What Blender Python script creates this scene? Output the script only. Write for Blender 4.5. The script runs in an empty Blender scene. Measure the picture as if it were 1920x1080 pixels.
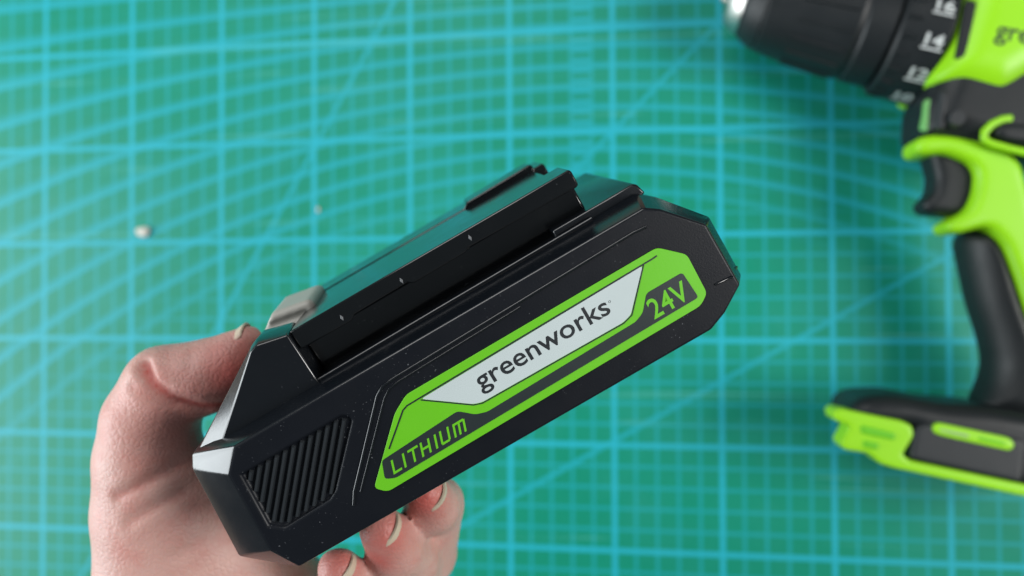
import bpy, bmesh, math, random
import numpy as np
from mathutils import Vector, Matrix

random.seed(7)
S = 0.001                                   # everything below is written in millimetres
scn = bpy.context.scene
COL = scn.collection

# ------------------------------------------------------------------ camera
cam_d = bpy.data.cameras.new('camera')
cam = bpy.data.objects.new('camera', cam_d); COL.objects.link(cam)
cam_d.sensor_width = 36.0
cam_d.lens = 1500.0 / 1920.0 * 36.0
cam_d.clip_start = 0.005; cam_d.clip_end = 50.0
cam.location = (0.006043, -0.006301, 0.385448)
cam.rotation_euler = (0.016131, 0.142031, -0.003308)
cam_d.dof.use_dof = True
cam_d.dof.focus_distance = 0.167
cam_d.dof.aperture_fstop = 9.2
scn.camera = cam

# ------------------------------------------------------------------ world, lamps, exposure
wd = bpy.data.worlds.new('World'); scn.world = wd; wd.use_nodes = True
bg = wd.node_tree.nodes['Background']
bg.inputs[0].default_value = (0.80, 0.92, 1.0, 1); bg.inputs[1].default_value = 0.085

def area(name, loc, target, sx, sy, power, color):
    l = bpy.data.lights.new(name, 'AREA'); l.shape = 'RECTANGLE'; l.size = sx; l.size_y = sy
    l.energy = power; l.color = color
    o = bpy.data.objects.new(name, l); COL.objects.link(o)
    o.location = loc
    o.rotation_euler = (Vector(target) - Vector(loc)).to_track_quat('-Z', 'Y').to_euler()
    return o
area('desk_lamp', (0.80, -0.02, 0.72), (0.05, 0.0, 0.0), 0.46, 0.46, 7.4, (1.0, 0.98, 0.95))
area('overhead_fill', (-0.35, 0.75, 1.00), (0.0, 0.0, 0.1), 0.70, 0.70, 4.5, (1.0, 0.99, 0.97))  # added fill from above to brighten the hand, no known fixture
area('window_light', (-0.92, -0.10, 0.48), (-0.15, -0.02, 0.24), 0.72, 0.76, 11.0, (0.90, 0.97, 1.0))

scn.view_settings.view_transform = 'Standard'
scn.view_settings.look = 'None'
scn.view_settings.exposure = 0.28
scn.view_settings.gamma = 1.0
scn.view_settings.use_curve_mapping = False

# ------------------------------------------------------------------ materials
class NT:
    def __init__(s, name):
        s.m = bpy.data.materials.new(name); s.m.use_nodes = True
        s.t = s.m.node_tree; s.b = s.t.nodes['Principled BSDF']
    def n(s, ty, **kw):
        x = s.t.nodes.new(ty)
        for k, v in kw.items(): setattr(x, k, v)
        return x
    def l(s, a, b): s.t.links.new(a, b)
    def setin(s, sock, v):
        if hasattr(v, 'is_output') or isinstance(v, bpy.types.NodeSocket): s.l(v, sock)
        else: sock.default_value = v
    def math(s, op, a, b=None, c=None, clamp=False):
        x = s.n('ShaderNodeMath', operation=op); x.use_clamp = clamp
        s.setin(x.inputs[0], a)
        if b is not None: s.setin(x.inputs[1], b)
        if c is not None: s.setin(x.inputs[2], c)
        return x.outputs[0]
    def mix(s, fac, a, b):
        x = s.n('ShaderNodeMix', data_type='RGBA')
        s.setin(x.inputs[0], fac); s.setin(x.inputs[6], a); s.setin(x.inputs[7], b)
        return x.outputs[2]
    def sstep(s, v, lo, hi, a=0.0, b=1.0):
        x = s.n('ShaderNodeMapRange', interpolation_type='SMOOTHSTEP')
        s.setin(x.inputs[0], v); x.inputs[1].default_value = lo; x.inputs[2].default_value = hi
        x.inputs[3].default_value = a; x.inputs[4].default_value = b
        return x.outputs[0]
    def noise(s, scale, detail=3.0, rough=0.5, vec=None):
        x = s.n('ShaderNodeTexNoise'); x.inputs['Scale'].default_value = scale
        x.inputs['Detail'].default_value = detail; x.inputs['Roughness'].default_value = rough
        s.l(vec if vec is not None else s.coord(), x.inputs['Vector'])
        return x.outputs[0]
    def coord(s):
        if not hasattr(s, '_c'): s._c = s.n('ShaderNodeTexCoord').outputs['Object']
        return s._c
    def bump(s, h, strength, dist):
        x = s.n('ShaderNodeBump'); x.inputs['Strength'].default_value = strength
        x.inputs['Distance'].default_value = dist
        s.l(h, x.inputs['Height']); s.l(x.outputs[0], s.b.inputs['Normal'])

def plastic(name, col, rough=0.4, grain=0.0, dust=0.0, spec=0.5, var=0.12, gscale=2600):
    k = NT(name); b = k.b
    nz = k.noise(60, 4)
    c2 = tuple(min(1, x * (1 + var * 2)) for x in col)
    c1 = tuple(x * (1 - var) for x in col)
    cc = k.mix(nz, (*c1, 1), (*c2, 1))
    if dust > 0:
        d = k.noise(1500, 2, 0.6)
        big = k.noise(90, 3)
        d = k.math('MULTIPLY', k.sstep(d, 0.66, 0.74), k.sstep(big, 0.45, 0.7))
        cc = k.mix(k.math('MULTIPLY', d, dust), cc, (0.35, 0.37, 0.40, 1))
    k.l(cc, b.inputs['Base Color'])
    rr = k.noise(140, 4)
    k.l(k.math('MULTIPLY_ADD', rr, 0.18, rough - 0.09), b.inputs['Roughness'])
    b.inputs['Specular IOR Level'].default_value = spec
    if grain > 0: k.bump(k.noise(gscale, 2), grain, 0.0003)
    return k.m

M = {}
M['shell'] = plastic('battery_black_plastic', (0.006, 0.0075, 0.011), 0.40, 0.08, 0.5, spec=0.24)
M['gloss'] = plastic('battery_smooth_plastic', (0.005, 0.0065, 0.009), 0.20, 0.02, 0.15, spec=0.8)
M['rail'] = plastic('battery_rail_plastic', (0.004, 0.005, 0.006), 0.14, 0.02, 0.1, spec=0.8)
M['rib'] = plastic('grip_rib_plastic', (0.022, 0.026, 0.030), 0.30)
M['lgreen'] = plastic('label_green', (0.135, 0.52, 0.012), 0.42, 0.05, 0, var=0.04)
M['lwhite'] = plastic('label_silver', (0.52, 0.60, 0.61), 0.38, 0.05, 0, var=0.04)
M['ldark'] = plastic('label_dark', (0.018, 0.026, 0.028), 0.40, 0.05, 0)
M['ink'] = plastic('label_ink', (0.012, 0.016, 0.02), 0.45)
M['button'] = plastic('button_grey', (0.40, 0.385, 0.345), 0.45, 0.05, 0, var=0.05)
M['glint'] = plastic('glint_scuff_grey', (0.16, 0.17, 0.18), 0.4)  # pale grey for painted glints and scratches on the flange
M['dgreen'] = plastic('drill_green', (0.29, 0.68, 0.006), 0.42, 0.05, 0, var=0.03)
M['dgreen2'] = plastic('drill_green_shaded', (0.13, 0.52, 0.005), 0.5, 0.05, 0, var=0.03)  # darker copy of the drill green, shade put into the colour
M['dblack'] = plastic('drill_black', (0.011, 0.014, 0.016), 0.44, 0.2, 0, spec=0.35, gscale=1500)
M['dgrip'] = plastic('drill_grip', (0.010, 0.0125, 0.014), 0.46, 0.3, 0, spec=0.4, gscale=1200)
M['dpanel'] = plastic('drill_panel', (0.020, 0.024, 0.027), 0.5, 0.2, 0, spec=0.4)
M['dwhite'] = plastic('ring_white', (0.50, 0.54, 0.54), 0.5)
M['lens'] = plastic('lens_pale_green', (0.16, 0.42, 0.12), 0.3)
M['reflgrey'] = plastic('slot_reflection_grey', (0.30, 0.42, 0.24), 0.3)  # grey reflection in the charge slot, put into the colour
M['crumb'] = plastic('crumb_white', (0.52, 0.50, 0.44), 0.5)
M['table'] = plastic('table_board', (0.25, 0.20, 0.15), 0.5)
k = NT('chuck_steel'); k.b.inputs['Metallic'].default_value = 1.0
k.b.inputs['Base Color'].default_value = (0.55, 0.53, 0.50, 1); k.b.inputs['Roughness'].default_value = 0.36
M['steel'] = k.m

def skin_mat():
    k = NT('skin'); b = k.b
    at = k.n('ShaderNodeAttribute', attribute_name='flush_foldshade')
    big = k.noise(45, 4, 0.55); fine = k.noise(420, 3, 0.6)
    base = k.mix(big, (0.53, 0.31, 0.27, 1), (0.64, 0.415, 0.365, 1))
    red = k.mix(fine, (0.50, 0.10, 0.085, 1), (0.56, 0.14, 0.115, 1))
    mott = k.math('MULTIPLY', k.sstep(k.noise(110, 4, 0.65), 0.42, 0.70), 0.55)
    base = k.mix(mott, base, (0.54, 0.235, 0.20, 1))
    cc = k.mix(at.outputs['Fac'], base, red)
    k.l(cc, b.inputs['Base Color'])
    b.inputs['Roughness'].default_value = 0.46
    b.inputs['Specular IOR Level'].default_value = 0.4
    b.inputs['Subsurface Weight'].default_value = 0.22
    b.inputs['Subsurface Radius'].default_value = (1.0, 0.35, 0.2)
    b.inputs['Subsurface Scale'].default_value = 0.0022
    v = k.n('ShaderNodeTexVoronoi', feature='DISTANCE_TO_EDGE'); v.inputs['Scale'].default_value = 700
    k.l(k.coord(), v.inputs['Vector'])
    h = k.math('ADD', k.sstep(v.outputs[0], 0.0, 0.25), k.math('MULTIPLY', k.noise(160, 4), 1.5))
    k.bump(h, 0.22, 0.00035)
    return k.m
M['skin'] = skin_mat()
k = NT('fingernail'); k.b.inputs['Base Color'].default_value = (0.56, 0.385, 0.30, 1)
k.b.inputs['Roughness'].default_value = 0.3; k.b.inputs['Subsurface Weight'].default_value = 0.1
k.b.inputs['Subsurface Scale'].default_value = 0.001
M['nail'] = k.m
k = NT('nail_tip'); k.b.inputs['Base Color'].default_value = (0.60, 0.50, 0.38, 1); k.b.inputs['Roughness'].default_value = 0.35
M['nailtip'] = k.m

def mat_mat():
    """printed cutting mat: 10 mm and 50 mm grid, 30/45/60 degree lines, painted-in curved ghost lines"""
    k = NT('cutting_mat_print'); b = k.b
    sep = k.n('ShaderNodeSeparateXYZ'); k.l(k.coord(), sep.inputs[0])
    X = k.math('MULTIPLY', sep.outputs[0], 1000.0)
    Y = k.math('ADD', k.math('MULTIPLY', sep.outputs[1], 1000.0), -25.0)
    def gridline(v, step, half, soft):
        d = k.math('PINGPONG', v, step / 2.0)
        return k.sstep(d, half, half + soft, 1.0, 0.0)
    major = k.math('MAXIMUM', gridline(X, 50, 1.0, 0.5), gridline(Y, 50, 1.0, 0.5))
    mx = gridline(X, 10, 0.55, 0.5); my = gridline(Y, 10, 0.55, 0.5)
    minor = k.math('MAXIMUM', mx, my)
    # angle lines fanning from the grid corner at (-350, -275)
    dx = k.math('ADD', X, 350.0); dy = k.math('ADD', Y, 300.0)
    ang = None
    for deg in (30, 45, 60):
        a = math.radians(deg)
        d = k.math('ABSOLUTE', k.math('SUBTRACT', k.math('MULTIPLY', dx, math.sin(a)), k.math('MULTIPLY', dy, math.cos(a))))
        ln = k.sstep(d, 0.8, 1.5, 1.0, 0.0)
        ang = ln if ang is None else k.math('MAXIMUM', ang, ln)
    # a column of ruler ticks
    tick = k.math('MULTIPLY', gridline(Y, 5, 0.7, 0.8), k.sstep(k.math('ABSOLUTE', k.math('ADD', X, 15.0)), 4.0, 5.0, 1.0, 0.0))
    tick = k.math('MULTIPLY', tick, k.sstep(Y, 10.0, 14.0))
    # curved ghost lines: motion smear put into the mat colour
    Sx = k.math('ADD', X, 17.0)
    S2 = k.math('MULTIPLY', Sx, Sx)
    D = k.math('SUBTRACT', 110.0, Y)
    D0 = k.math('DIVIDE', k.math('SUBTRACT', D, k.math('MULTIPLY', S2, 3.08e-4)), k.math('MULTIPLY_ADD', S2, 1.14e-5, 1.0))
    fr = k.math('FRACT', k.math('DIVIDE', k.math('ADD', D0, 100.7), 10.0))
    arc = k.math('MULTIPLY', k.sstep(fr, 0.55, 0.90), k.sstep(fr, 0.94, 1.0, 1.0, 0.0))
    lim = k.sstep(D0, 74.0, 104.0, 1.0, 0.0)
    arc = k.math('MULTIPLY', arc, lim)
    minor = k.math('MAXIMUM', mx, k.math('MULTIPLY', my, k.math('SUBTRACT', 1.0, k.math('MULTIPLY', lim, 0.9))))
    wear = k.noise(70, 4, 0.6)
    wr = k.math('MULTIPLY_ADD', wear, 0.4, 0.75, clamp=True)
    g = k.mix(k.noise(25, 4), (0.005, 0.225, 0.140, 1), (0.007, 0.26, 0.165, 1))
    line = (0.016, 0.36, 0.44, 1)
    c = k.mix(k.math('MULTIPLY', arc, 0.80), g, line)
    c = k.mix(k.math('MULTIPLY', k.math('MULTIPLY', minor, 0.62), wr), c, line)
    c = k.mix(k.math('MULTIPLY', k.math('MAXIMUM', tick, ang), 0.75), c, line)
    c = k.mix(k.math('MULTIPLY', major, wr), c, (0.020, 0.39, 0.49, 1))
    st = k.sstep(k.noise(9, 5, 0.65), 0.42, 0.70)
    c = k.mix(k.math('MULTIPLY', st, 0.16), c, (0.05, 0.36, 0.33, 1))
    for ang_, sc_, off in ((0.35, 0.9, 3.1), (1.25, 0.7, 7.7), (-0.55, 1.1, 1.3)):
        mp = k.n('ShaderNodeMapping'); mp.inputs['Rotation'].default_value = (0, 0, ang_); mp.inputs['Location'].default_value = (off, off*0.7, 0)
        mp.inputs['Scale'].default_value = (sc_*2.2, sc_*110, 1); k.l(k.coord(), mp.inputs['Vector'])
        ns = k.noise(1.0, 1.0, 0.4, mp.outputs[0])
        cut = k.sstep(k.math('ABSOLUTE', k.math('SUBTRACT', ns, 0.70)), 0.0, 0.012, 1.0, 0.0)
        c = k.mix(k.math('MULTIPLY', cut, 0.30), c, (0.10, 0.46, 0.42, 1))
    k.l(c, b.inputs['Base Color'])
    k.l(k.math('MULTIPLY_ADD', k.noise(120, 4), 0.14, 0.34), b.inputs['Roughness'])
    b.inputs['Specular IOR Level'].default_value = 0.22
    k.bump(k.noise(900, 2), 0.25, 0.0002)
    return k.m
M['mat'] = mat_mat()

# ------------------------------------------------------------------ mesh helpers (millimetres in, metres out)
def link(name, me, mat, parent=None, smooth=None):
    if mat is not None and not me.materials: me.materials.append(M[mat] if isinstance(mat, str) else mat)
    if smooth is not None:
        me.polygons.foreach_set('use_smooth', [True] * len(me.polygons))
        if smooth < 179: me.set_sharp_from_angle(angle=math.radians(smooth))
    o = bpy.data.objects.new(name, me); COL.objects.link(o)
    if parent is not None: o.parent = parent
    return o

def from_bm(name, bm, mat, parent=None, smooth=None):
    bmesh.ops.recalc_face_normals(bm, faces=bm.faces[:])
    me = bpy.data.meshes.new(name); bm.to_mesh(me); bm.free()
    return link(name, me, mat, parent, smooth)

def bevel(o, width, seg=3, angle=20):
    m = o.modifiers.new('bevel', 'BEVEL'); m.width = width * S; m.segments = seg
    m.limit_method = 'ANGLE'; m.angle_limit = math.radians(angle); m.harden_normals = False
    return o

def loft(name, secs, mat, parent=None, axes=None, bev=0.0, seg=3, smooth=35):
    """secs: list of (w, polygon) sections with equal vertex counts"""
    bm = bmesh.new(); rings = []
    for w, poly in secs: rings.append([bm.verts.new((p[0]*S, p[1]*S, w*S)) for p in poly])
    n = len(rings[0])
    for a, b in zip(rings[:-1], rings[1:]):
        for i in range(n): bm.faces.new((a[i], a[(i+1) % n], b[(i+1) % n], b[i]))
    bm.faces.new(rings[0]); bm.faces.new(rings[-1])
    o = from_bm(name, bm, mat, parent, smooth)
    if bev: bevel(o, bev, seg)
    return o

def plate(name, poly, w0, w1, mat, parent, bev=0.0, seg=2):
    return loft(name, [(w0, poly), (w1, poly)], mat, parent, bev=bev, seg=seg)

def round_poly(poly, r, n=4):
    """round the corners of a polygon"""
    out = []; m = len(poly)
    for i in range(m):
        p0, p1, p2 = (np.array(poly[j % m], float) for j in (i-1, i, i+1))
        a = p0 - p1; b = p2 - p1; la, lb = np.linalg.norm(a), np.linalg.norm(b)
        rr = min(r, la*0.45, lb*0.45); a = p1 + a/la*rr; b = p1 + b/lb*rr
        for t in np.linspace(0, 1, n):
            out.append(tuple((1-t)**2*a + 2*t*(1-t)*p1 + t*t*b))
    return out

def tube(name, pts, r, mat, parent, n=8, closed=False):
    bm = bmesh.new(); rings = []; P = [Vector(p) for p in pts]; m = len(P)
    for i, p in enumerate(P):
        a = P[(i-1) % m] if (closed or i > 0) else P[i]
        b = P[(i+1) % m] if (closed or i < m-1) else P[i]
        t = (b-a).normalized(); up = Vector((0, 0, 1)) if abs(t.z) < 0.9 else Vector((1, 0, 0))
        x = t.cross(up).normalized(); y = x.cross(t)
        rings.append([bm.verts.new((p + (x*math.cos(q) + y*math.sin(q))*r)*S) for q in (2*math.pi*j/n for j in range(n))])
    pairs = list(zip(rings[:-1], rings[1:])) + ([(rings[-1], rings[0])] if closed else [])
    for a, b in pairs:
        for j in range(n): bm.faces.new((a[j], a[(j+1) % n], b[(j+1) % n], b[j]))
    if not closed: bm.faces.new(rings[0]); bm.faces.new(rings[-1])
    return from_bm(name, bm, mat, parent, 60)

def revolve(name, prof, mat, parent, n=64, smooth=35):
    """prof: (x, r) along the local x axis"""
    bm = bmesh.new(); rings = []
    for x, r in prof: rings.append([bm.verts.new((x*S, math.cos(2*math.pi*j/n)*r*S, math.sin(2*math.pi*j/n)*r*S)) for j in range(n)])
    for a, b in zip(rings[:-1], rings[1:]):
        for j in range(n): bm.faces.new((a[j], a[(j+1) % n], b[(j+1) % n], b[j]))
    bm.faces.new(rings[0]); bm.faces.new(rings[-1])
    return from_bm(name, bm, mat, parent, smooth)

_dg = []
def text_mesh(name, body, mat, parent, width, loc, ext=0.06, shear=0.0, rot=0.0, bold=0.0, height=None, sp=1.0, matrix=None):
    """lettering turned into a mesh, scaled to the given width (mm), its lower left corner at loc"""
    cu = bpy.data.curves.new(name, 'FONT'); cu.body = body; cu.shear = shear; cu.size = 1.0
    cu.offset = bold; cu.space_character = sp; cu.resolution_u = 4
    t = bpy.data.objects.new(name + '_tmp', cu); COL.objects.link(t)
    bpy.context.view_layer.update()
    me = bpy.data.meshes.new_from_object(t.evaluated_get(bpy.context.evaluated_depsgraph_get()))
    COL.objects.unlink(t); bpy.data.objects.remove(t); bpy.data.curves.remove(cu)
    me.materials.clear()
    co = np.array([v.co[:] for v in me.vertices])
    lo, hi = co.min(0), co.max(0)
    sx = width / (hi[0]-lo[0]); sy = sx if height is None else height / (hi[1]-lo[1])
    x = (co[:, 0]-lo[0])*sx; y = (co[:, 1]-lo[1])*sy
    c, s = math.cos(rot), math.sin(rot)
    P = np.stack([x*c - y*s, x*s + y*c, np.zeros_like(x)], 1)
    if matrix is not None: P = np.array([matrix @ Vector(p) for p in P])
    P = (P + np.array(loc))*S
    me.vertices.foreach_set('co', P.ravel()); me.update(); me.name = name
    o = link(name, me, mat, parent)
    return o

# ---- distance-field shapes, for soft moulded forms
def surface_net(F, lo, h):
    """naive surface nets: F < 0 inside, returns verts, quads"""
    nx, ny, nz = F.shape
    ins = F < 0
    cnt = np.zeros((nx-1, ny-1, nz-1), int)
    acc = np.zeros((nx-1, ny-1, nz-1, 3))
    corners = [(i, j, k) for i in (0, 1) for j in (0, 1) for k in (0, 1)]
    sl = lambda c: (slice(c[0], nx-1+c[0]), slice(c[1], ny-1+c[1]), slice(c[2], nz-1+c[2]))
    for a in corners:
        for ax in range(3):
            if a[ax]: continue
            b = list(a); b[ax] = 1; b = tuple(b)
            fa, fb = F[sl(a)], F[sl(b)]
            cr = (fa < 0) != (fb < 0)
            t = np.where(cr, fa/np.where(cr, fa-fb, 1.0), 0.0)
            cnt += cr
            for q in range(3):
                acc[..., q] += np.where(cr, a[q] + (t if q == ax else 0.0), 0.0)
    act = cnt > 0
    idx = -np.ones(cnt.shape, int); idx[act] = np.arange(act.sum())
    I = np.argwhere(act)
    V = (I + acc[act]/cnt[act][:, None])*h + lo
    quads = []
    for ax in range(3):
        s0 = [slice(None)]*3; s1 = [slice(None)]*3; s0[ax] = slice(0, -1); s1[ax] = slice(1, None)
        ch = ins[tuple(s0)] != ins[tuple(s1)]
        E = np.argwhere(ch)
        b, c = [(1, 2), (2, 0), (0, 1)][ax]
        E = E[(E[:, b] > 0) & (E[:, c] > 0) & (E[:, b] < F.shape[b]-1) & (E[:, c] < F.shape[c]-1)]
        def cell(db, dc):
            q = E.copy(); q[:, b] -= db; q[:, c] -= dc; return idx[q[:, 0], q[:, 1], q[:, 2]]
        Q = np.stack([cell(1, 1), cell(0, 1), cell(0, 0), cell(1, 0)], 1)
        flip = ~ins[E[:, 0], E[:, 1], E[:, 2]]
        Q[flip] = Q[flip][:, ::-1]
        quads.append(Q)
    return V, np.concatenate(quads)

def net_mesh(name, F, lo, h, mat, parent=None, relax=2):
    V, Q = surface_net(F, lo, h)
    Q = Q[(Q >= 0).all(1)]
    E = np.concatenate([Q[:, [0, 1]], Q[:, [1, 2]], Q[:, [2, 3]], Q[:, [3, 0]]])
    for _ in range(relax):
        A = np.zeros_like(V); n = np.zeros(len(V))
        for a, b in ((0, 1), (1, 0)):
            np.add.at(A, E[:, a], V[E[:, b]]); np.add.at(n, E[:, a], 1)
        V = V*0.5 + A/np.maximum(n, 1)[:, None]*0.5
    me = bpy.data.meshes.new(name)
    me.from_pydata((V*S).tolist(), [], Q.tolist()); me.update()
    return link(name, me, mat, parent, 180), V

def grid(lo, hi, h):
    ax = [np.arange(lo[i], hi[i]+h, h) for i in range(3)]
    return np.meshgrid(*ax, indexing='ij')

def poly_sdf(px, py, poly):
    P = np.array(poly, float); d = np.full(px.shape, 1e9); sgn = np.ones(px.shape)
    n = len(P); j = n-1
    for i in range(n):
        e = P[j]-P[i]; wx = px-P[i][0]; wy = py-P[i][1]
        t = np.clip((wx*e[0]+wy*e[1])/(e@e), 0, 1)
        bx = wx-e[0]*t; by = wy-e[1]*t
        d = np.minimum(d, bx*bx+by*by)
        c1 = py >= P[i][1]; c2 = py < P[j][1]; c3 = e[0]*wy > e[1]*wx
        s = (c1 & c2 & c3) | (~c1 & ~c2 & ~c3)
        sgn = np.where(s, -sgn, sgn); j = i
    return sgn*np.sqrt(d)

def soft_extrude(name, poly, half, r, mat, parent, h=1.0, zc=0.0, rs=2.0, relax=2, carve=None):
    """a polygon extruded +-half about zc with its rims rounded by r"""
    poly = round_poly(poly, rs)
    P = np.array(poly); pad = 3*h
    lo = np.array([P[:, 0].min()-pad, P[:, 1].min()-pad, zc-half-pad]); hi = np.array([P[:, 0].max()+pad, P[:, 1].max()+pad, zc+half+pad])
    x, y = np.meshgrid(np.arange(lo[0], hi[0]+h, h), np.arange(lo[1], hi[1]+h, h), indexing='ij')
    z = np.arange(lo[2], hi[2]+h, h)
    d2 = poly_sdf(x, y, poly)[:, :, None] + r
    dz = (np.abs(z-zc)-half+r)[None, None, :]
    F = np.sqrt(np.maximum(d2, 0)**2 + np.maximum(dz, 0)**2) + np.minimum(np.maximum(d2, dz), 0) - r
    if carve is not None: F = carve(F, x[:, :, None], y[:, :, None], z[None, None, :])
    return net_mesh(name, F, lo, h, mat, parent, relax)[0]

def thing(name, label, cat, loc=(0, 0, 0), rot=(0, 0, 0), group=None):
    o = bpy.data.objects.new(name, None); COL.objects.link(o)
    o.empty_display_size = 0.01
    o.location = [x*S for x in loc]; o.rotation_euler = rot
    o['label'] = label; o['category'] = cat
    if group: o['group'] = group
    return o
def tag(o, label, cat):
    o['label'] = label; o['category'] = cat
    return o

# ------------------------------------------------------------------ table and cutting mat
bm = bmesh.new()
bmesh.ops.create_cube(bm, size=1.0, matrix=Matrix.Translation((-0.05, 0, -0.0135)) @ Matrix.Diagonal((1.8, 1.1, 0.02, 1)))
tb = from_bm('table', bm, 'table'); tb['kind'] = 'structure'

mp = round_poly([(-475, -325), (425, -325), (425, 275), (-475, 275)], 6, 5)
mat_o = plate('cutting_mat', mp, -3.0, 0.0, 'mat', None)
tag(mat_o, 'green cutting mat printed with a pale cyan grid and angle lines', 'cutting mat')

# ------------------------------------------------------------------ battery pack
bat = thing('battery_pack', 'black slide-in battery pack with green and silver label held in the hand', 'battery',
            (-26.758, -20.029, 223.206), (0.3040367, 0.1144108, 0.5292995))
outer = [(-60.0, 12.0), (-61.8, 9.2), (-64.8, -13.0), (-56.8, -20.8), (49, -21.6), (54.5, -19.7), (61.4, -15.6), (60.9, -0.4), (52.8, 9.2), (49.5, 12.0)]
inner = [(-48.6, 10.4), (-52.9, 5.9), (-55.0, -12.6), (-52.0, -19.2), (48.5, -19.9), (52.6, -18.2), (58.2, -14.4), (57.6, 0.6), (50.6, 8.2), (47.8, 10.2)]
pocket = [(-51.0, 4.6), (-52.4, -8.0), (-50.0, -10.2), (-38.6, -9.8), (-36.8, -8.8), (-25.6, 2.6), (-25.6, 3.8), (-26.8, 4.6)]
def shrink(poly, f):
    c = np.mean(np.array(poly), 0); return [tuple(c + (np.array(p)-c)*f) for p in poly]
bm = bmesh.new()
def ring(poly, w): return [bm.verts.new((p[0]*S, p[1]*S, w*S)) for p in poly]
def bridge(a, b):
    n = len(a)
    for i in range(n): bm.faces.new((a[i], a[(i+1) % n], b[(i+1) % n], b[i]))
R0, R1, R2, R3 = ring(inner, 0), ring(outer, -7.5), ring(outer, -61.5), ring(inner, -69)
bridge(R0, R1); bridge(R1, R2); bridge(R2, R3); bm.faces.new(R3)
Pk0 = ring(pocket, 0); Pk1 = ring(shrink(pocket, 0.97), -0.95)
bridge(Pk0, Pk1); bm.faces.new(Pk1)
edges = []
for L in (R0, Pk0):
    for i in range(len(L)): edges.append(bm.edges.get((L[i], L[(i+1) % len(L)])))
bmesh.ops.triangle_fill(bm, use_beauty=True, use_dissolve=False, edges=edges)
body = from_bm('body', bm, 'shell', bat, 35)
body.data.materials.append(M['gloss'])
for pl in body.data.polygons:
    if pl.center.z < -0.002: pl.material_index = 1
bevel(body, 0.9, 3, 16)

# raised grip ribs at 45 degrees inside the pocket
pin = shrink(pocket, 0.93)
def clip(poly, a, b):
    """parameter range of the line a + t*b inside a convex polygon"""
    t0, t1 = -1e9, 1e9; P = [np.array(p) for p in poly]; c = np.mean(P, 0)
    for i in range(len(P)):
        p, q = P[i], P[(i+1) % len(P)]; n = np.array([-(q-p)[1], (q-p)[0]])
        if n @ (c-p) < 0: n = -n
        den = n @ b; num = n @ (p-a)
        if abs(den) < 1e-9: continue
        t = num/den
        if den > 0: t0 = max(t0, t)
        else: t1 = min(t1, t)
    return t0, t1
dirv = np.array([0.66, 0.75]); dirv /= np.linalg.norm(dirv); nrm = np.array([-dirv[1], dirv[0]])
for i in range(17):
    a = np.array([-27.5 - i*2.02, 3.0])
    t0, t1 = clip(pin, a, dirv)
    if t1 - t0 < 1.2: continue
    p, q = a + dirv*t0, a + dirv*t1
    hw, tw = 0.50, 0.22
    o = loft('grip_rib', [(-0.93, [tuple(p-nrm*hw), tuple(q-nrm*hw), tuple(q+nrm*hw), tuple(p+nrm*hw)]),
                          (-0.08, [tuple(p-nrm*tw+dirv*.3), tuple(q-nrm*tw-dirv*.3), tuple(q+nrm*tw-dirv*.3), tuple(p+nrm*tw+dirv*.3)])], 'rib', bat)

tube('corner_seam', [(53.5, -11.6, 0.0), (57.4, -12.0, 0.1), (61.2, -13.2, -7.2)], 0.28, 'gloss', bat)
# moulded seam round the label field
tube('panel_seam', [(-35.2, -13.4, 0), (-33.4, -10.8, 0), (-18.6, 4.4, 0), (-16.6, 5.6, 0), (-14.2, 5.9, 0), (43.5, 6.9, 0), (46.5, 6.6, 0)], 0.34, 'gloss', bat)
tube('panel_seam', [(-32.4, -11.6, 0), (-17.6, 3.2, 0), (-15.8, 4.4, 0), (-13.6, 4.8, 0), (16, 5.4, 0)], 0.22, 'gloss', bat)

# end block with the ramp that the thumb presses
bi = [(-53.0, 10.8), (-37.0, 24.6), (-35.2, 25.2), (-28.6, 23.8), (-28.6, 10.8)]
bo = [(-60.8, 10.8), (-36.9, 25.4), (-35.2, 26.0), (-28.6, 24.2), (-28.6, 10.8)]
loft('end_cheek', [(-6.2, bi), (-9.3, bo), (-17.0, bo)], 'gloss', bat, bev=0.4)
loft('end_cheek', [(-52.0, bo), (-57.5, bo), (-62.8, bi)], 'gloss', bat, bev=0.4)
plate('end_block', [(-60.4, 10.8), (-45.5, 19.6), (-43.0, 20.2), (-28.6, 19.0), (-28.6, 10.8)], -16.9, -52.1, 'gloss', bat, 0.6)
# slide rails: stem, flanges, raised contacts block
o = plate('rail_stem', [(-28.4, 10.8), (39.3, 10.8), (39.3, 19.5), (-28.4, 19.5)], -14.5, -54.5, 'rail', bat, 0.5)
fl = [(-28.4, 19.4), (-16.0, 19.3), (-15.0, 20.2), (-2.0, 20.3), (-1.0, 19.5), (12.0, 19.6), (13.0, 20.2), (39.0, 19.6), (39.6, 20.0), (39.6, 23.2), (39.2, 23.7), (-28.4, 23.9)]
plate('rail_flange', fl, -8.0, -22.0, 'rail', bat, 0.35)
plate('rail_flange', fl, -46.0, -61.0, 'rail', bat, 0.35)
plate('rail_top', [(-28.4, 18.6), (36.0, 18.6), (36.0, 23.5), (-28.4, 23.7)], -21.9, -46.1, 'rail', bat, 0.3)
plate('contact_block', [(15.0, 22.8), (36.6, 22.8), (36.6, 24.7), (36.0, 25.2), (17.5, 25.0)], -45.0, -56.0, 'rail', bat, 0.3)
for (x, y) in ((-17.6, 20.9), (-2.8, 21.3), (14.2, 21.8)):  # small grey diamonds: glints and scratches put into the colour
    s = 0.42
    loft('glint_nick', [(-8.1, [(x-s, y), (x, y-s*2.2), (x+s, y), (x, y+s*2.2)]), (-7.85, [(x-s*.4, y), (x, y-s), (x+s*.4, y), (x, y+s)])], 'glint', bat)
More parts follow.
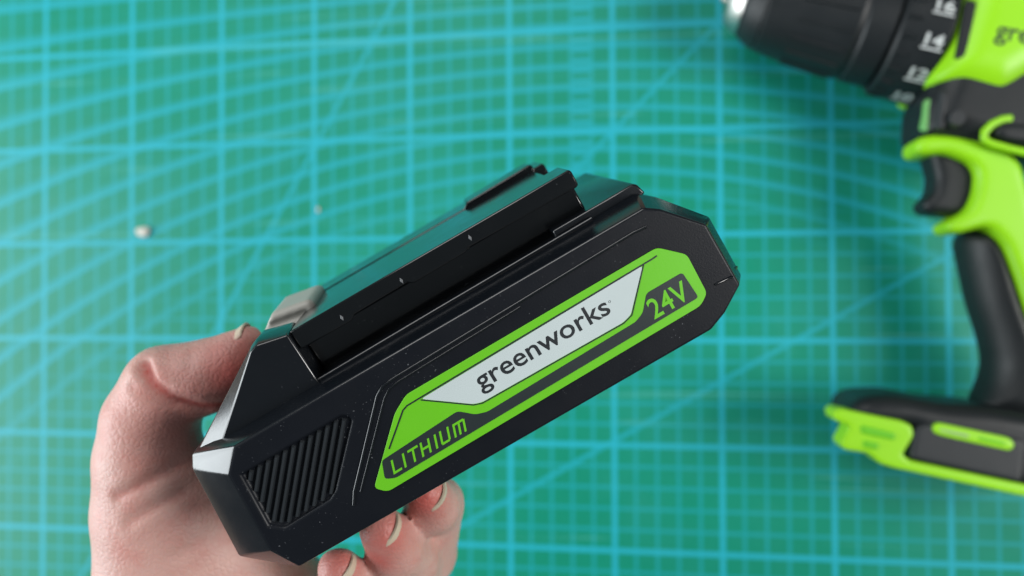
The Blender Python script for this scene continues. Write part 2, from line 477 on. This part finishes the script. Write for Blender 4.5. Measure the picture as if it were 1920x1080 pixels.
# raised deck in front of the rail
dk = [(30.0, 11.0), (51.4, 11.0), (50.6, 13.6), (49.8, 14.1), (30.0, 14.1)]
plate('deck', dk, -8.6, -60.0, 'gloss', bat, 0.4)
# ridge along the shoulder, the edge of the rail channel
tube('channel_ridge', [(-30.5, 12.0, -7.4), (0, 12.2, -7.4), (38.5, 12.3, -7.4)], 0.55, 'gloss', bat)

# grey release button with its finger groove
def button():
    lo = np.array([-46., 14., -56.]); hi = np.array([-20., 34., -26.]); h = 0.5
    x, y, z = grid(lo, hi, h)
    c, s = math.cos(math.radians(-10)), math.sin(math.radians(-10))
    X = (x+32.5)*c + (y-22)*s; Yv = -(x+32.5)*s + (y-22)*c; Z = z+38.0
    r = 1.6
    qx = np.abs(X)-6.8+r; qy = np.abs(Yv)-4.8+r; qz = np.abs(Z)-10.5+r
    F = np.sqrt(np.maximum(qx, 0)**2+np.maximum(qy, 0)**2+np.maximum(qz, 0)**2) + np.minimum(np.maximum(np.maximum(qx, qy), qz), 0) - r
    ch = ((-X + Yv)*0.7071 - 5.6)                  # chamfered outer corner
    F = np.maximum(F, ch)
    g = np.sqrt((Yv-2.0)**2 + (Z-10.6)**2) - 0.9   # groove along the near side
    F = np.maximum(F, -np.maximum(g, np.abs(X+0.5)-5.4))
    return net_mesh('release_button', F, lo, h, 'button', bat, 1)[0]
button()
# end panel screw bosses and lower corner step
plate('foot_pad', [(-56.0, -20.6), (-44.0, -20.6), (-45.5, -22.3), (-54.5, -22.3)], -12.0, -56.0, 'shell', bat, 0.3)

# label: stacked flat prints
lab = plate('label', round_poly([(-29.6, -12.4), (-27.6, -14.6), (48.8, -14.0), (51.2, -12.3), (51.2, -2.8), (46.4, 1.7), (-13.4, 1.6), (-17.4, -0.6)], 1.0), 0.0, 0.28, 'lgreen', bat, 0.08)
plate('label_band', round_poly([(-25.0, -8.0), (-6.2, -7.0), (-3.4, -9.6), (-1.0, -10.4), (35.2, -9.8), (37.4, -8.9), (40.0, -5.6), (48.6, -5.6), (49.2, -12.1), (-24.6, -12.8), (-26.6, -11.8)], 0.7), 0.285, 0.34, 'ldark', lab)
plate('label_panel', round_poly([(-11.2, -0.75), (-2.6, -7.4), (-0.8, -8.0), (32.8, -8.5), (35.0, -7.9), (42.0, -0.05)], 0.7), 0.345, 0.39, 'lwhite', lab)
def strip_line(name, pts, hw, w0, w1, mat, parent):
    P = [np.array(p) for p in pts]; L, Rr = [], []
    for i, p in enumerate(P):
        a = P[max(i-1, 0)]; b = P[min(i+1, len(P)-1)]; t = (b-a)/np.linalg.norm(b-a); n = np.array([-t[1], t[0]])
        L.append(tuple(p+n*hw)); Rr.append(tuple(p-n*hw))
    return plate(name, L + Rr[::-1], w0, w1, mat, parent)
strip_line('label_outline', [(-22.4, -6.6), (-15.6, -0.9), (-14.4, -0.5), (-10.8, -0.45), (44.6, 0.15), (45.6, 0.25)], 0.16, 0.285, 0.335, 'ink', lab)
strip_line('label_outline', [(-11.4, -0.9), (-2.7, -7.6), (-0.9, -8.25), (32.9, -8.75), (35.2, -8.1), (42.3, 0.0)], 0.13, 0.285, 0.335, 'ink', lab)
text_mesh('brand_lettering', 'greenworks', 'ink', lab, 31.6, (0.2, -7.0, 0.395), 0.03, bold=0.012, height=5.5, rot=0.008)
text_mesh('brand_mark', 'o', 'ink', lab, 0.55, (32.2, -3.4, 0.395), 0.03)
GL = {'L': [(0, 1, 0, 0), (0, 0, .8, 0)], 'I': [(0.1, 0, 0.1, 1)], 'T': [(0, 1, 1, 1), (.5, 1, .5, 0)], 'H': [(0, 0, 0, 1), (.9, 0, .9, 1), (0, .5, .9, .5)],
      'U': [(0, 1, 0, 0.12), (0.1, 0, .8, 0), (.9, .12, .9, 1)], 'm': [(0, 0, 0, .9), (0, .94, 1.05, .94), (.6, .94, .6, 0), (1.2, .86, 1.2, 0)]}
bm = bmesh.new(); cx = -24.2; hh = 2.5; th = 0.24
for chh, adv in zip('LITHIUm', (2.5, 1.5, 3.0, 3.2, 1.5, 3.2, 3.0)):
    for x0, y0, x1, y1 in GL[chh]:
        a = np.array([x0*2.0, y0*hh]); b = np.array([x1*2.0, y1*hh]); t = (b-a)/np.linalg.norm(b-a); nn = np.array([-t[1], t[0]])*th
        a, b = a - t*th, b + t*th
        vs = []
        for q in (a-nn, b-nn, b+nn, a+nn):
            vs.append(bm.verts.new(((cx + q[0] + 0.35*q[1])*S, (-11.7 + q[1] + 0.012*(cx+24+q[0]))*S, (0.36 + 0.002*len(bm.faces))*S)))
        bm.faces.new(vs)
    cx += adv
from_bm('chemistry_lettering', bm, 'lgreen', lab)
text_mesh('voltage_lettering', '24V', 'lgreen', lab, 8.9, (38.9, -11.5, 0.36), 0.03, bold=0.012, sp=1.06, height=4.5, rot=0.008)

# ------------------------------------------------------------------ hand (one continuous skin)
HAND = {
 'thumb': [(-87.1, -15.3, 197.6, 3.9), (-91.5, -20.9, 197.1, 7.4), (-98.8, -25.0, 197.0, 9.4), (-109.1, -27.7, 197.5, 10.6), (-114.2, -36.6, 196.0, 11.8), (-115.8, -46.5, 194.1, 13.2), (-117.5, -61.3, 190.0, 14.6), (-116.5, -79.5, 185.5, 17.5), (-115.3, -107.4, 176.8, 22.0)],
 'palm': [(-110.2, -62.1, 185.9, 15.0), (-102.4, -74.8, 180.6, 15.0), (-91.9, -85.7, 176.9, 15.0), (-80.5, -96.1, 171.0, 14.0)],
 'palm2': [(-115.3, -107.4, 176.8, 22.0), (-100.6, -111.7, 168.6, 20.0), (-84.1, -113.6, 162.1, 15.0)],
 'heel': [(-115.3, -107.4, 176.8, 22.0), (-113.3, -147.5, 165.8, 25.0), (-118.7, -189.1, 155.7, 25.0), (-132.8, -265.3, 136.2, 28.0), (-144.5, -348.4, 118.3, 33.0)],
 'heel2': [(-95.7, -125.4, 161.6, 17.0), (-105.4, -154.4, 158.4, 20.0)],
 'A': [(-41.4, -51.7, 198.5, 5.4), (-42.1, -57.3, 190.4, 6.9), (-43.2, -58.9, 181.5, 7.3), (-49.2, -76.5, 167.9, 8.2), (-64.0, -93.6, 159.6, 9.2), (-77.7, -102.9, 157.4, 10.5), (-96.5, -121.7, 159.7, 13.0)],
 'B': [(-51.1, -59.7, 202.8, 5.6), (-50.2, -67.2, 194.5, 7.0), (-49.3, -72.5, 185.1, 7.6), (-53.7, -89.8, 168.3, 8.4), (-69.4, -108.3, 158.1, 9.6), (-83.2, -116.4, 155.9, 11.0), (-100.6, -132.2, 158.1, 14.0)],
 'C': [(-62.4, -70.0, 201.2, 5.3), (-61.0, -77.2, 194.8, 6.8), (-60.3, -83.5, 185.5, 7.3), (-64.6, -101.0, 167.7, 8.2), (-77.9, -121.8, 157.1, 9.2), (-89.6, -130.6, 156.6, 11.0), (-105.4, -144.9, 158.6, 14.0)],
 'D': [(-70.0, -82.6, 197.0, 4.6), (-69.7, -88.4, 188.8, 6.0), (-69.2, -94.5, 180.5, 6.6), (-76.5, -116.3, 165.1, 7.4), (-88.8, -132.8, 158.5, 8.5), (-97.5, -141.7, 157.5, 10.0), (-108.6, -154.4, 158.9, 13.0)],
}
CREASE = [
 ([(-109.6, -21.7), (-106.6, -26.0), (-102.1, -29.6), (-95.8, -31.7), (-91.5, -31.4)], 2.4, 1.3),
 ([(-111.4, -26.0), (-108.1, -28.6), (-101.2, -31.9), (-96.8, -33.4)], 1.0, 1.2),
 ([(-116.3, -53.5), (-110.7, -50.6), (-104.4, -47.4), (-98.1, -43.9)], 0.8, 1.1),
 ([(-113.9, -59.9), (-108.5, -56.6), (-103.2, -53.8)], 0.7, 1.1),
 ([(-109.2, -49.3), (-103.8, -45.1), (-100.0, -41.7), (-94.3, -38.5)], 0.45, 1.6),
 ([(-100.5, -15.6), (-98.6, -18.2), (-98.0, -22.0)], 0.25, 1.5),
 ([(-104.5, -69.1), (-98.2, -65.3), (-90.6, -62.7)], 0.4, 1.2),
]
FLUSH = [(-87.0, -25.0, 203.4, 9, 1.0), (-86.2, -21.1, 200.4, 7, 0.9), (-93.6, -27.7, 206.4, 9, 0.5), (-100.5, -36.1, 206.2, 14, 0.5), (-42.0, -52.7, 203.6, 8, 1.0), (-47.3, -60.5, 207.3, 9, 0.8), (-52.5, -67.6, 204.9, 6, 1.0), (-59.9, -66.3, 206.0, 8, 0.8), (-95.1, -40.5, 202.3, 14, 0.35), (-110.6, -62.9, 203.2, 20, 0.12)]

def sd_chain(P, chain):
    """distance to a chain of round cones"""
    D = np.full(P[0].shape, 1e9)
    for (a, b) in zip(chain[:-1], chain[1:]):
        A = np.array(a[:3]); B = np.array(b[:3]); r1, r2 = a[3], b[3]
        ba = B-A; l2 = ba@ba
        pa = [P[i]-A[i] for i in range(3)]
        t = np.clip((pa[0]*ba[0]+pa[1]*ba[1]+pa[2]*ba[2])/l2, 0, 1)
        d = np.sqrt(sum((pa[i]-ba[i]*t)**2 for i in range(3))) - (r1 + (r2-r1)*t)
        D = smin(D, d, 1.5)
    return D
def smin(a, b, k):
    h = np.clip(0.5+0.5*(b-a)/k, 0, 1)
    return b*(1-h)+a*h - k*h*(1-h)

def build_hand():
    lo = np.array([-185., -365., 80.]); hi = np.array([-25., 0., 225.]); h = 1.3
    base = np.array(HAND['heel'][3][:3])
    P = [g.astype(np.float32) for g in grid(lo, hi, h)]
    F = sd_chain(P, HAND['thumb'])
    for kk in ('palm', 'palm2', 'heel', 'heel2'): F = smin(F, sd_chain(P, HAND[kk]), 9.0)
    G = None
    for kk in 'ABCD':
        d = sd_chain(P, HAND[kk]); G = d if G is None else smin(G, d, 1.0)
    F = smin(F, G, 5.0)
    del P
    V, Q = surface_net(F, lo, h)
    Q = Q[(Q >= 0).all(1)]
    E = np.concatenate([Q[:, [0, 1]], Q[:, [1, 2]], Q[:, [2, 3]], Q[:, [3, 0]]])
    n = np.zeros(len(V)); np.add.at(n, E[:, 0], 1); np.add.at(n, E[:, 1], 1)
    for _ in range(6):
        A = np.zeros_like(V); np.add.at(A, E[:, 0], V[E[:, 1]]); np.add.at(A, E[:, 1], V[E[:, 0]])
        V = V*0.5 + A/np.maximum(n, 1)[:, None]*0.5
    # skin folds
    fl = np.zeros(len(V))
    for line, dep, sig in CREASE:
        L = np.array(line); d = np.full(len(V), 1e9)
        for a, b in zip(L[:-1], L[1:]):
            ba = b-a; t = np.clip(((V[:, :2]-a)@ba)/(ba@ba), 0, 1)
            d = np.minimum(d, np.linalg.norm(V[:, :2]-a-t[:, None]*ba, axis=1))
        face = np.clip((V[:, 2]-190.0)/6.0, 0, 1)
        fl = np.maximum(fl, min(1.0, 0.45*dep)*np.exp(-(d/(0.8*sig))**2)*face)  # fold shading put into the skin colour along with the redness
        V[:, 2] -= dep*np.exp(-(d/sig)**2)*face
        V[:, 2] += dep*0.2*np.exp(-((d-2.4*sig)/(1.3*sig))**2)*face
    for x, y, z, r, a in FLUSH:
        d = np.linalg.norm(V-np.array([x, y, z]), axis=1); fl = np.maximum(fl, a*np.exp(-(d/r)**2))
    me = bpy.data.meshes.new('hand')
    me.from_pydata(((V-base)*S).tolist(), [], Q.tolist()); me.update()
    at = me.attributes.new('flush_foldshade', 'FLOAT', 'POINT'); at.data.foreach_set('value', fl.astype(np.float32))
    o = link('hand', me, 'skin', None, 180)
    o.location = [float(x)*S for x in base]
    sub = o.modifiers.new('smooth', 'SUBSURF'); sub.levels = 1; sub.render_levels = 1
    tag(o, 'bare left hand gripping the black battery pack with thumb on its end', 'hand')
    # fingernails: curved plates on the back of each visible tip
    def nail(tip, nxt, r, nv, wid, length, over):
        T = Vector(tip)-Vector(nxt); T.normalize()
        N = Vector(nv); N = (N - T*N.dot(T)).normalized(); B = T.cross(N)
        bm = bmesh.new(); nu, nw = 12, 10; rows = []
        for lay in (0, 1):
            rr = []
            for i in range(nu+1):
                s = i/nu; row = []
                for j in range(nw+1):
                    q = (j/nw-0.5)*2
                    wd_ = wid/2*(1-0.16*(1-s)**2)*(1.0 - 0.10*max(0, s-0.8)/0.2)
                    end = over - 1.6*q*q*(1 if s > 0.5 else 0)*(s-0.5)*2
                    st = -length + over + 1.2*q*q
                    al = st + (end-st)*s
                    ang = q*0.95
                    rad = wd_/math.sin(0.95)
                    p = T*(al) + N*(r - rad + rad*math.cos(ang) + 0.35 - lay*0.5 - 0.5*(s-0.3)**2) + B*(rad*math.sin(ang))
                    row.append(bm.verts.new((Vector(tip)-Vector(base.tolist())+p)*S))
                rr.append(row)
            rows.append(rr)
        for lay in (0, 1):
            for i in range(nu):
                for j in range(nw):
                    a = rows[lay]; f = bm.faces.new((a[i][j], a[i+1][j], a[i+1][j+1], a[i][j+1]))
                    f.material_index = 1 if i >= nu-3 else 0
        for i in range(nu):
            for j in (0, nw): bm.faces.new((rows[0][i][j], rows[0][i+1][j], rows[1][i+1][j], rows[1][i][j]))
        for j in range(nw):
            for i in (0, nu):
                f = bm.faces.new((rows[0][i][j], rows[0][i][j+1], rows[1][i][j+1], rows[1][i][j])); f.material_index = 1 if i else 0
        bmesh.ops.recalc_face_normals(bm, faces=bm.faces[:])
        me = bpy.data.meshes.new('fingernail'); bm.to_mesh(me); bm.free()
        me.materials.append(M['nail']); me.materials.append(M['nailtip'])
        return link('fingernail', me, None, o, 40)
    t = HAND['thumb']; nail(t[0][:3], t[2][:3], 3.3, (-0.2, 1.0, 0.12), 8.2, 10.5, 2.2)
    for kk, nv in (('A', (1.0, -0.35, -0.3)), ('B', (1.0, -0.4, -0.3)), ('C', (0.9, -0.6, -0.3)), ('D', (0.9, -0.6, -0.3))):
        t = HAND[kk]; nail(t[0][:3], t[2][:3], t[0][3]-0.7, nv, 8.6, 9.0, 3.3)
    return o
build_hand()

# ------------------------------------------------------------------ drill lying on its side
dr = thing('cordless_drill', 'lime green and black cordless drill lying on its side without a battery', 'drill',
           (121.733, 105.766, 31.6), (0, 0, -0.2865185))
ch = revolve('chuck_sleeve', [(-67.0, 10), (-66.8, 15.2), (-65.5, 16.8), (-62, 19.0), (-58.5, 20.4), (-57.8, 20.0), (-57.0, 20.8), (-48, 22.0), (-36, 23.2), (-22, 24.3), (-21, 23.7), (-19.5, 23.7), (-18.5, 24.5), (-9, 24.6), (-8, 23.8), (-8, 10)], 'dblack', dr)
for j in range(18):
    a = 2*math.pi*j/18
    r = 24.0
    p0 = (-45, math.cos(a)*22.4, math.sin(a)*22.4); p1 = (-24, math.cos(a)*24.2, math.sin(a)*24.2)
    tube('grip_flute', [p0, p1], 0.7, 'dblack', ch, 6)
revolve('chuck_nose', [(-74.0, 6), (-73.6, 10.5), (-72.5, 12.6), (-68.0, 15.4), (-66.8, 15.8), (-66.0, 10)], 'steel', dr)
for j in range(3):
    a = 2*math.pi*j/3 + 0.4
    tube('chuck_jaw', [(-76, math.cos(a)*4, math.sin(a)*4), (-68, math.cos(a)*6, math.sin(a)*6)], 2.6, 'steel', dr)
rg = revolve('torque_ring', [(-7.2, 12), (-7.2, 25.2), (-6.0, 26.4), (-1, 26.9), (0, 27.2), (10.5, 28.0), (11.5, 27.4), (11.5, 12)], 'dblack', dr, 72)
for j in range(24):
    a = 2*math.pi*(j+0.5)/24
    tube('ring_tooth', [(-5.5, math.cos(a)*26.3, math.sin(a)*26.3), (-0.6, math.cos(a)*26.7, math.sin(a)*26.7)], 1.0, 'dblack', rg, 6)
for j, (num, deg) in enumerate((('18', 33), ('16', 6), ('14', -21), ('12', -49), ('10', -77))):
    a = math.radians(deg); rr = 28.05
    up = Vector((0, math.cos(a), -math.sin(a))); nn = Vector((0, math.sin(a), math.cos(a)))
    Mx = Matrix((Vector((1, 0, 0)), up, nn)).transposed()
    ctr = nn*rr + Vector((2.6, 0, 0)) - up*2.6
    text_mesh('ring_number', num, 'dwhite', rg, 7.0, tuple(ctr), 0.15, bold=0.03, height=4.6, matrix=Mx)
    q = ctr - up*1.5
    bm = bmesh.new()
    vs = [bm.verts.new((q + Vector((dx, 0, 0)) + up*dy + nn*dz)*S) for dz in (0, 0.15) for dx, dy in ((-0.8, 0), (7.2, 0), (7.2, 0.8), (-0.8, 0.8))]
    for f in ((0, 1, 2, 3), (4, 5, 6, 7), (0, 1, 5, 4), (1, 2, 6, 5), (2, 3, 7, 6), (3, 0, 4, 7)): bm.faces.new([vs[i] for i in f])
    from_bm('ring_mark', bm, 'dwhite', rg)
# housings
soft_extrude('housing', [(9.0, 27), (10.6, 8.7), (10.4, -13), (9.6, -25.5), (22.9, -25.6), (35.6, -26.2), (39.5, -23.0), (46.5, -15.0), (60, -9), (92, -8), (98, 4), (96, 24), (88, 27)], 30.0, 14.0, 'dgreen', dr, 1.2, rs=3)
soft_extrude('mid_body', [(11.6, -20), (10.4, -32), (13.4, -45.5), (23, -44.5), (44, -45), (58, -45.0), (76, -40), (92, -20), (90, 6), (40, 4), (12, 2)], 20.5, 11.0, 'dblack', dr, 1.2, zc=5.5, rs=3)
soft_extrude('front_ridge', [(13.6, -27.5), (17.2, -27.5), (20.0, -42.5), (16.2, -43.5)], 8.0, 2.0, 'dpanel', dr, 0.6, zc=17.5)
soft_extrude('work_lamp', [(10.6, -30.5), (14.5, -29.8), (17.5, -43.2), (13.0, -43.8)], 9.0, 2.0, 'lens', dr, 0.6, zc=12)
sc = bmesh.new()
bmesh.ops.create_cone(sc, cap_ends=True, segments=24, radius1=3.4*S, radius2=2.8*S, depth=2.4*S, matrix=Matrix.Translation((22.0*S, -37.6*S, 26.0*S)))
from_bm('screw', sc, 'dpanel', dr, 40)
soft_extrude('vent_slot', [(12.4, 7.0), (16.4, 6.6), (18.6, -14.6), (14.7, -16.4)], 1.4, 0.6, 'dblack', dr, 0.4, zc=26.8, rs=1.0)
tube('selector_rim', [(41.0, -32.6, 25.4), (38.0, -33.8, 25.6), (35.0, -36.4, 25.6), (33.2, -40.0, 25.6), (33.8, -42.6, 25.4), (36.4, -43.6, 25.2), (44, -43.8, 25.0), (54, -43.6, 25.0), (66, -42.0, 25)], 1.5, 'dgreen', dr, 10)
soft_extrude('selector_switch', [(37, -35.5), (44, -33.5), (62, -32.5), (64, -39), (40, -41.5), (36.4, -40.0)], 27.0, 2.0, 'dblack', dr, 0.8)
text_mesh('brand_lettering', 'greenworks', 'ink', dr, 46, (25.5, -8.6, 30.1), 0.15, rot=math.radians(3), bold=0.012, height=9.5)
# handle
soft_extrude('trigger_guard', [(11.5, -49.2), (12.5, -46.2), (17.5, -43.6), (29.4, -41.8), (44.0, -42.4), (51.3, -46.6), (58.7, -59.9), (67.0, -77.0), (87.5, -108.3), (97, -122), (90, -124), (80.5, -114.0), (70.6, -104.4), (61.4, -89.6), (53.8, -78.5), (46.5, -73.2), (40.8, -76.6), (36.8, -79.1), (33.6, -79.5), (31.0, -77.1), (33.3, -73.7), (37.3, -69.5), (38.2, -62.1), (36.7, -54.4), (33.0, -51.0), (23.2, -49.7), (16.1, -52.6), (13.2, -52.6)], 10.0, 3.5, 'dgreen', dr, 0.9, zc=12.0, rs=3)
soft_extrude('trigger', [(17.5, -47.0), (24.0, -44.8), (37.9, -45.9), (42.6, -49.7), (44.1, -60.3), (41.0, -69.2), (34.4, -72.0), (24.6, -73.2), (22.0, -70.0), (25.0, -64.5), (24.2, -58.4), (20.6, -51.8)], 8.5, 4.0, 'dblack', dr, 0.8, zc=8, rs=2)
soft_extrude('grip', [(42.8, -75.2), (50.2, -70.4), (59.5, -75.6), (68.0, -87.4), (78.5, -103.0), (90.0, -112.9), (99.7, -126.5), (99.4, -146.4), (79.0, -144.7), (65.8, -143.0), (67.4, -130.0), (66.6, -123.0), (62.5, -114.9), (53.8, -101.4), (46.7, -87.4), (43.0, -80.2)], 16.5, 14.0, 'dgrip', dr, 1.1, zc=3, rs=4)
# battery foot
soft_extrude('foot', [(16.6, -161.5), (15.4, -154.6), (19.5, -150.2), (30.9, -146.0), (47.4, -144.2), (63.1, -140.6), (80, -138.4), (98.0, -137.3), (112.7, -139.3), (119.7, -164.6), (91.5, -167.2), (44.7, -171.0), (42.1, -168.8), (42.7, -159.6), (38.9, -157.4), (30.8, -159.4)], 19.5, 7.0, 'dblack', dr, 1.1, zc=8, rs=3)
soft_extrude('foot_core', [(66, -164), (66, -142), (110, -141), (112, -161)], 21.0, 2.0, 'dblack', dr, 1.2, zc=-10)
soft_extrude('foot_panel', [(39.4, -156.0), (42.0, -153.6), (76.0, -149.0), (78.0, -150.0), (80.6, -164.8), (40.4, -168.2)], 3.0, 1.0, 'dpanel', dr, 0.7, zc=25.6, rs=1.5)
soft_extrude('rail_frame', [(31.0, -173.6), (36.0, -173.6), (84.6, -169.4), (116.9, -166.6), (115.9, -162.9), (83.4, -165.0), (41.0, -168.9), (37.9, -167.6), (39.9, -159.4), (38.2, -156.0), (34.1, -155.2), (10.4, -157.4), (8.6, -159.6), (10.3, -162.4), (16.5, -162.9), (14.9, -170.4), (17.0, -172.4), (25.8, -171.0)], 7.0, 1.2, 'dgreen', dr, 0.6, zc=21.0, rs=0.8, relax=1)
soft_extrude('rail_recess_shade', [(20, -161.0), (33.0, -160.4), (33.4, -163.2), (21.0, -164.4)], 1.0, 0.5, 'dgreen2', dr, 0.5, zc=27.8, rs=0.6)  # shade of the recesses put into raised darker green patches
soft_extrude('rail_recess_shade', [(22.5, -166.4), (28.5, -166.0), (28.5, -168.6), (23.0, -169.2)], 1.0, 0.5, 'dgreen2', dr, 0.5, zc=27.8, rs=0.6)
soft_extrude('charge_window', [(44.4, -154.2), (46.0, -151.9), (49, -151.6), (72.1, -149.8), (74.7, -151.7), (73.6, -154.6), (48.2, -156.5), (45.4, -156.0)], 2.0, 0.8, 'dgreen', dr, 0.5, zc=27.2, rs=1.4)
soft_extrude('window_inset', [(47, -153.9), (58, -152.9), (58, -154.2), (47.4, -154.9)], 1.0, 0.4, 'reflgrey', dr, 0.4, zc=28.6, rs=0.5)  # painted grey reflection inside the slot
soft_extrude('window_inset', [(61, -152.6), (71, -151.9), (71, -153.1), (61, -153.9)], 1.0, 0.4, 'dgreen2', dr, 0.4, zc=28.6, rs=0.5)

# ------------------------------------------------------------------ crumbs on the mat
def crumb(name, loc, r, seed, label):
    rnd = random.Random(seed); bm = bmesh.new()
    bmesh.ops.create_icosphere(bm, subdivisions=3, radius=1.0)
    ph = [rnd.uniform(0, 6) for _ in range(3)]
    for v in bm.verts:
        n = 1 + 0.12*math.sin(3*v.co.x+ph[0]) + 0.10*math.sin(4*v.co.y+ph[1])
        v.co = Vector((v.co.x*r[0]*n, v.co.y*r[1]*n, v.co.z*r[2]*n))*S
    o = from_bm(name, bm, 'crumb', None, 180)
    mz = min((v.co.z for v in o.data.vertices)); o.location = (loc[0]*S, loc[1]*S, -mz)
    tag(o, label, 'crumb')
crumb('plastic_crumb', (-242.9, 30.5), (3.8, 2.6, 1.3), 2, 'oval white plastic crumb lying on the cutting mat')
crumb('dust_speck', (-147.7, 40.3), (0.8, 1.3, 0.4), 5, 'tiny tan speck of dust on the mat behind the release button')
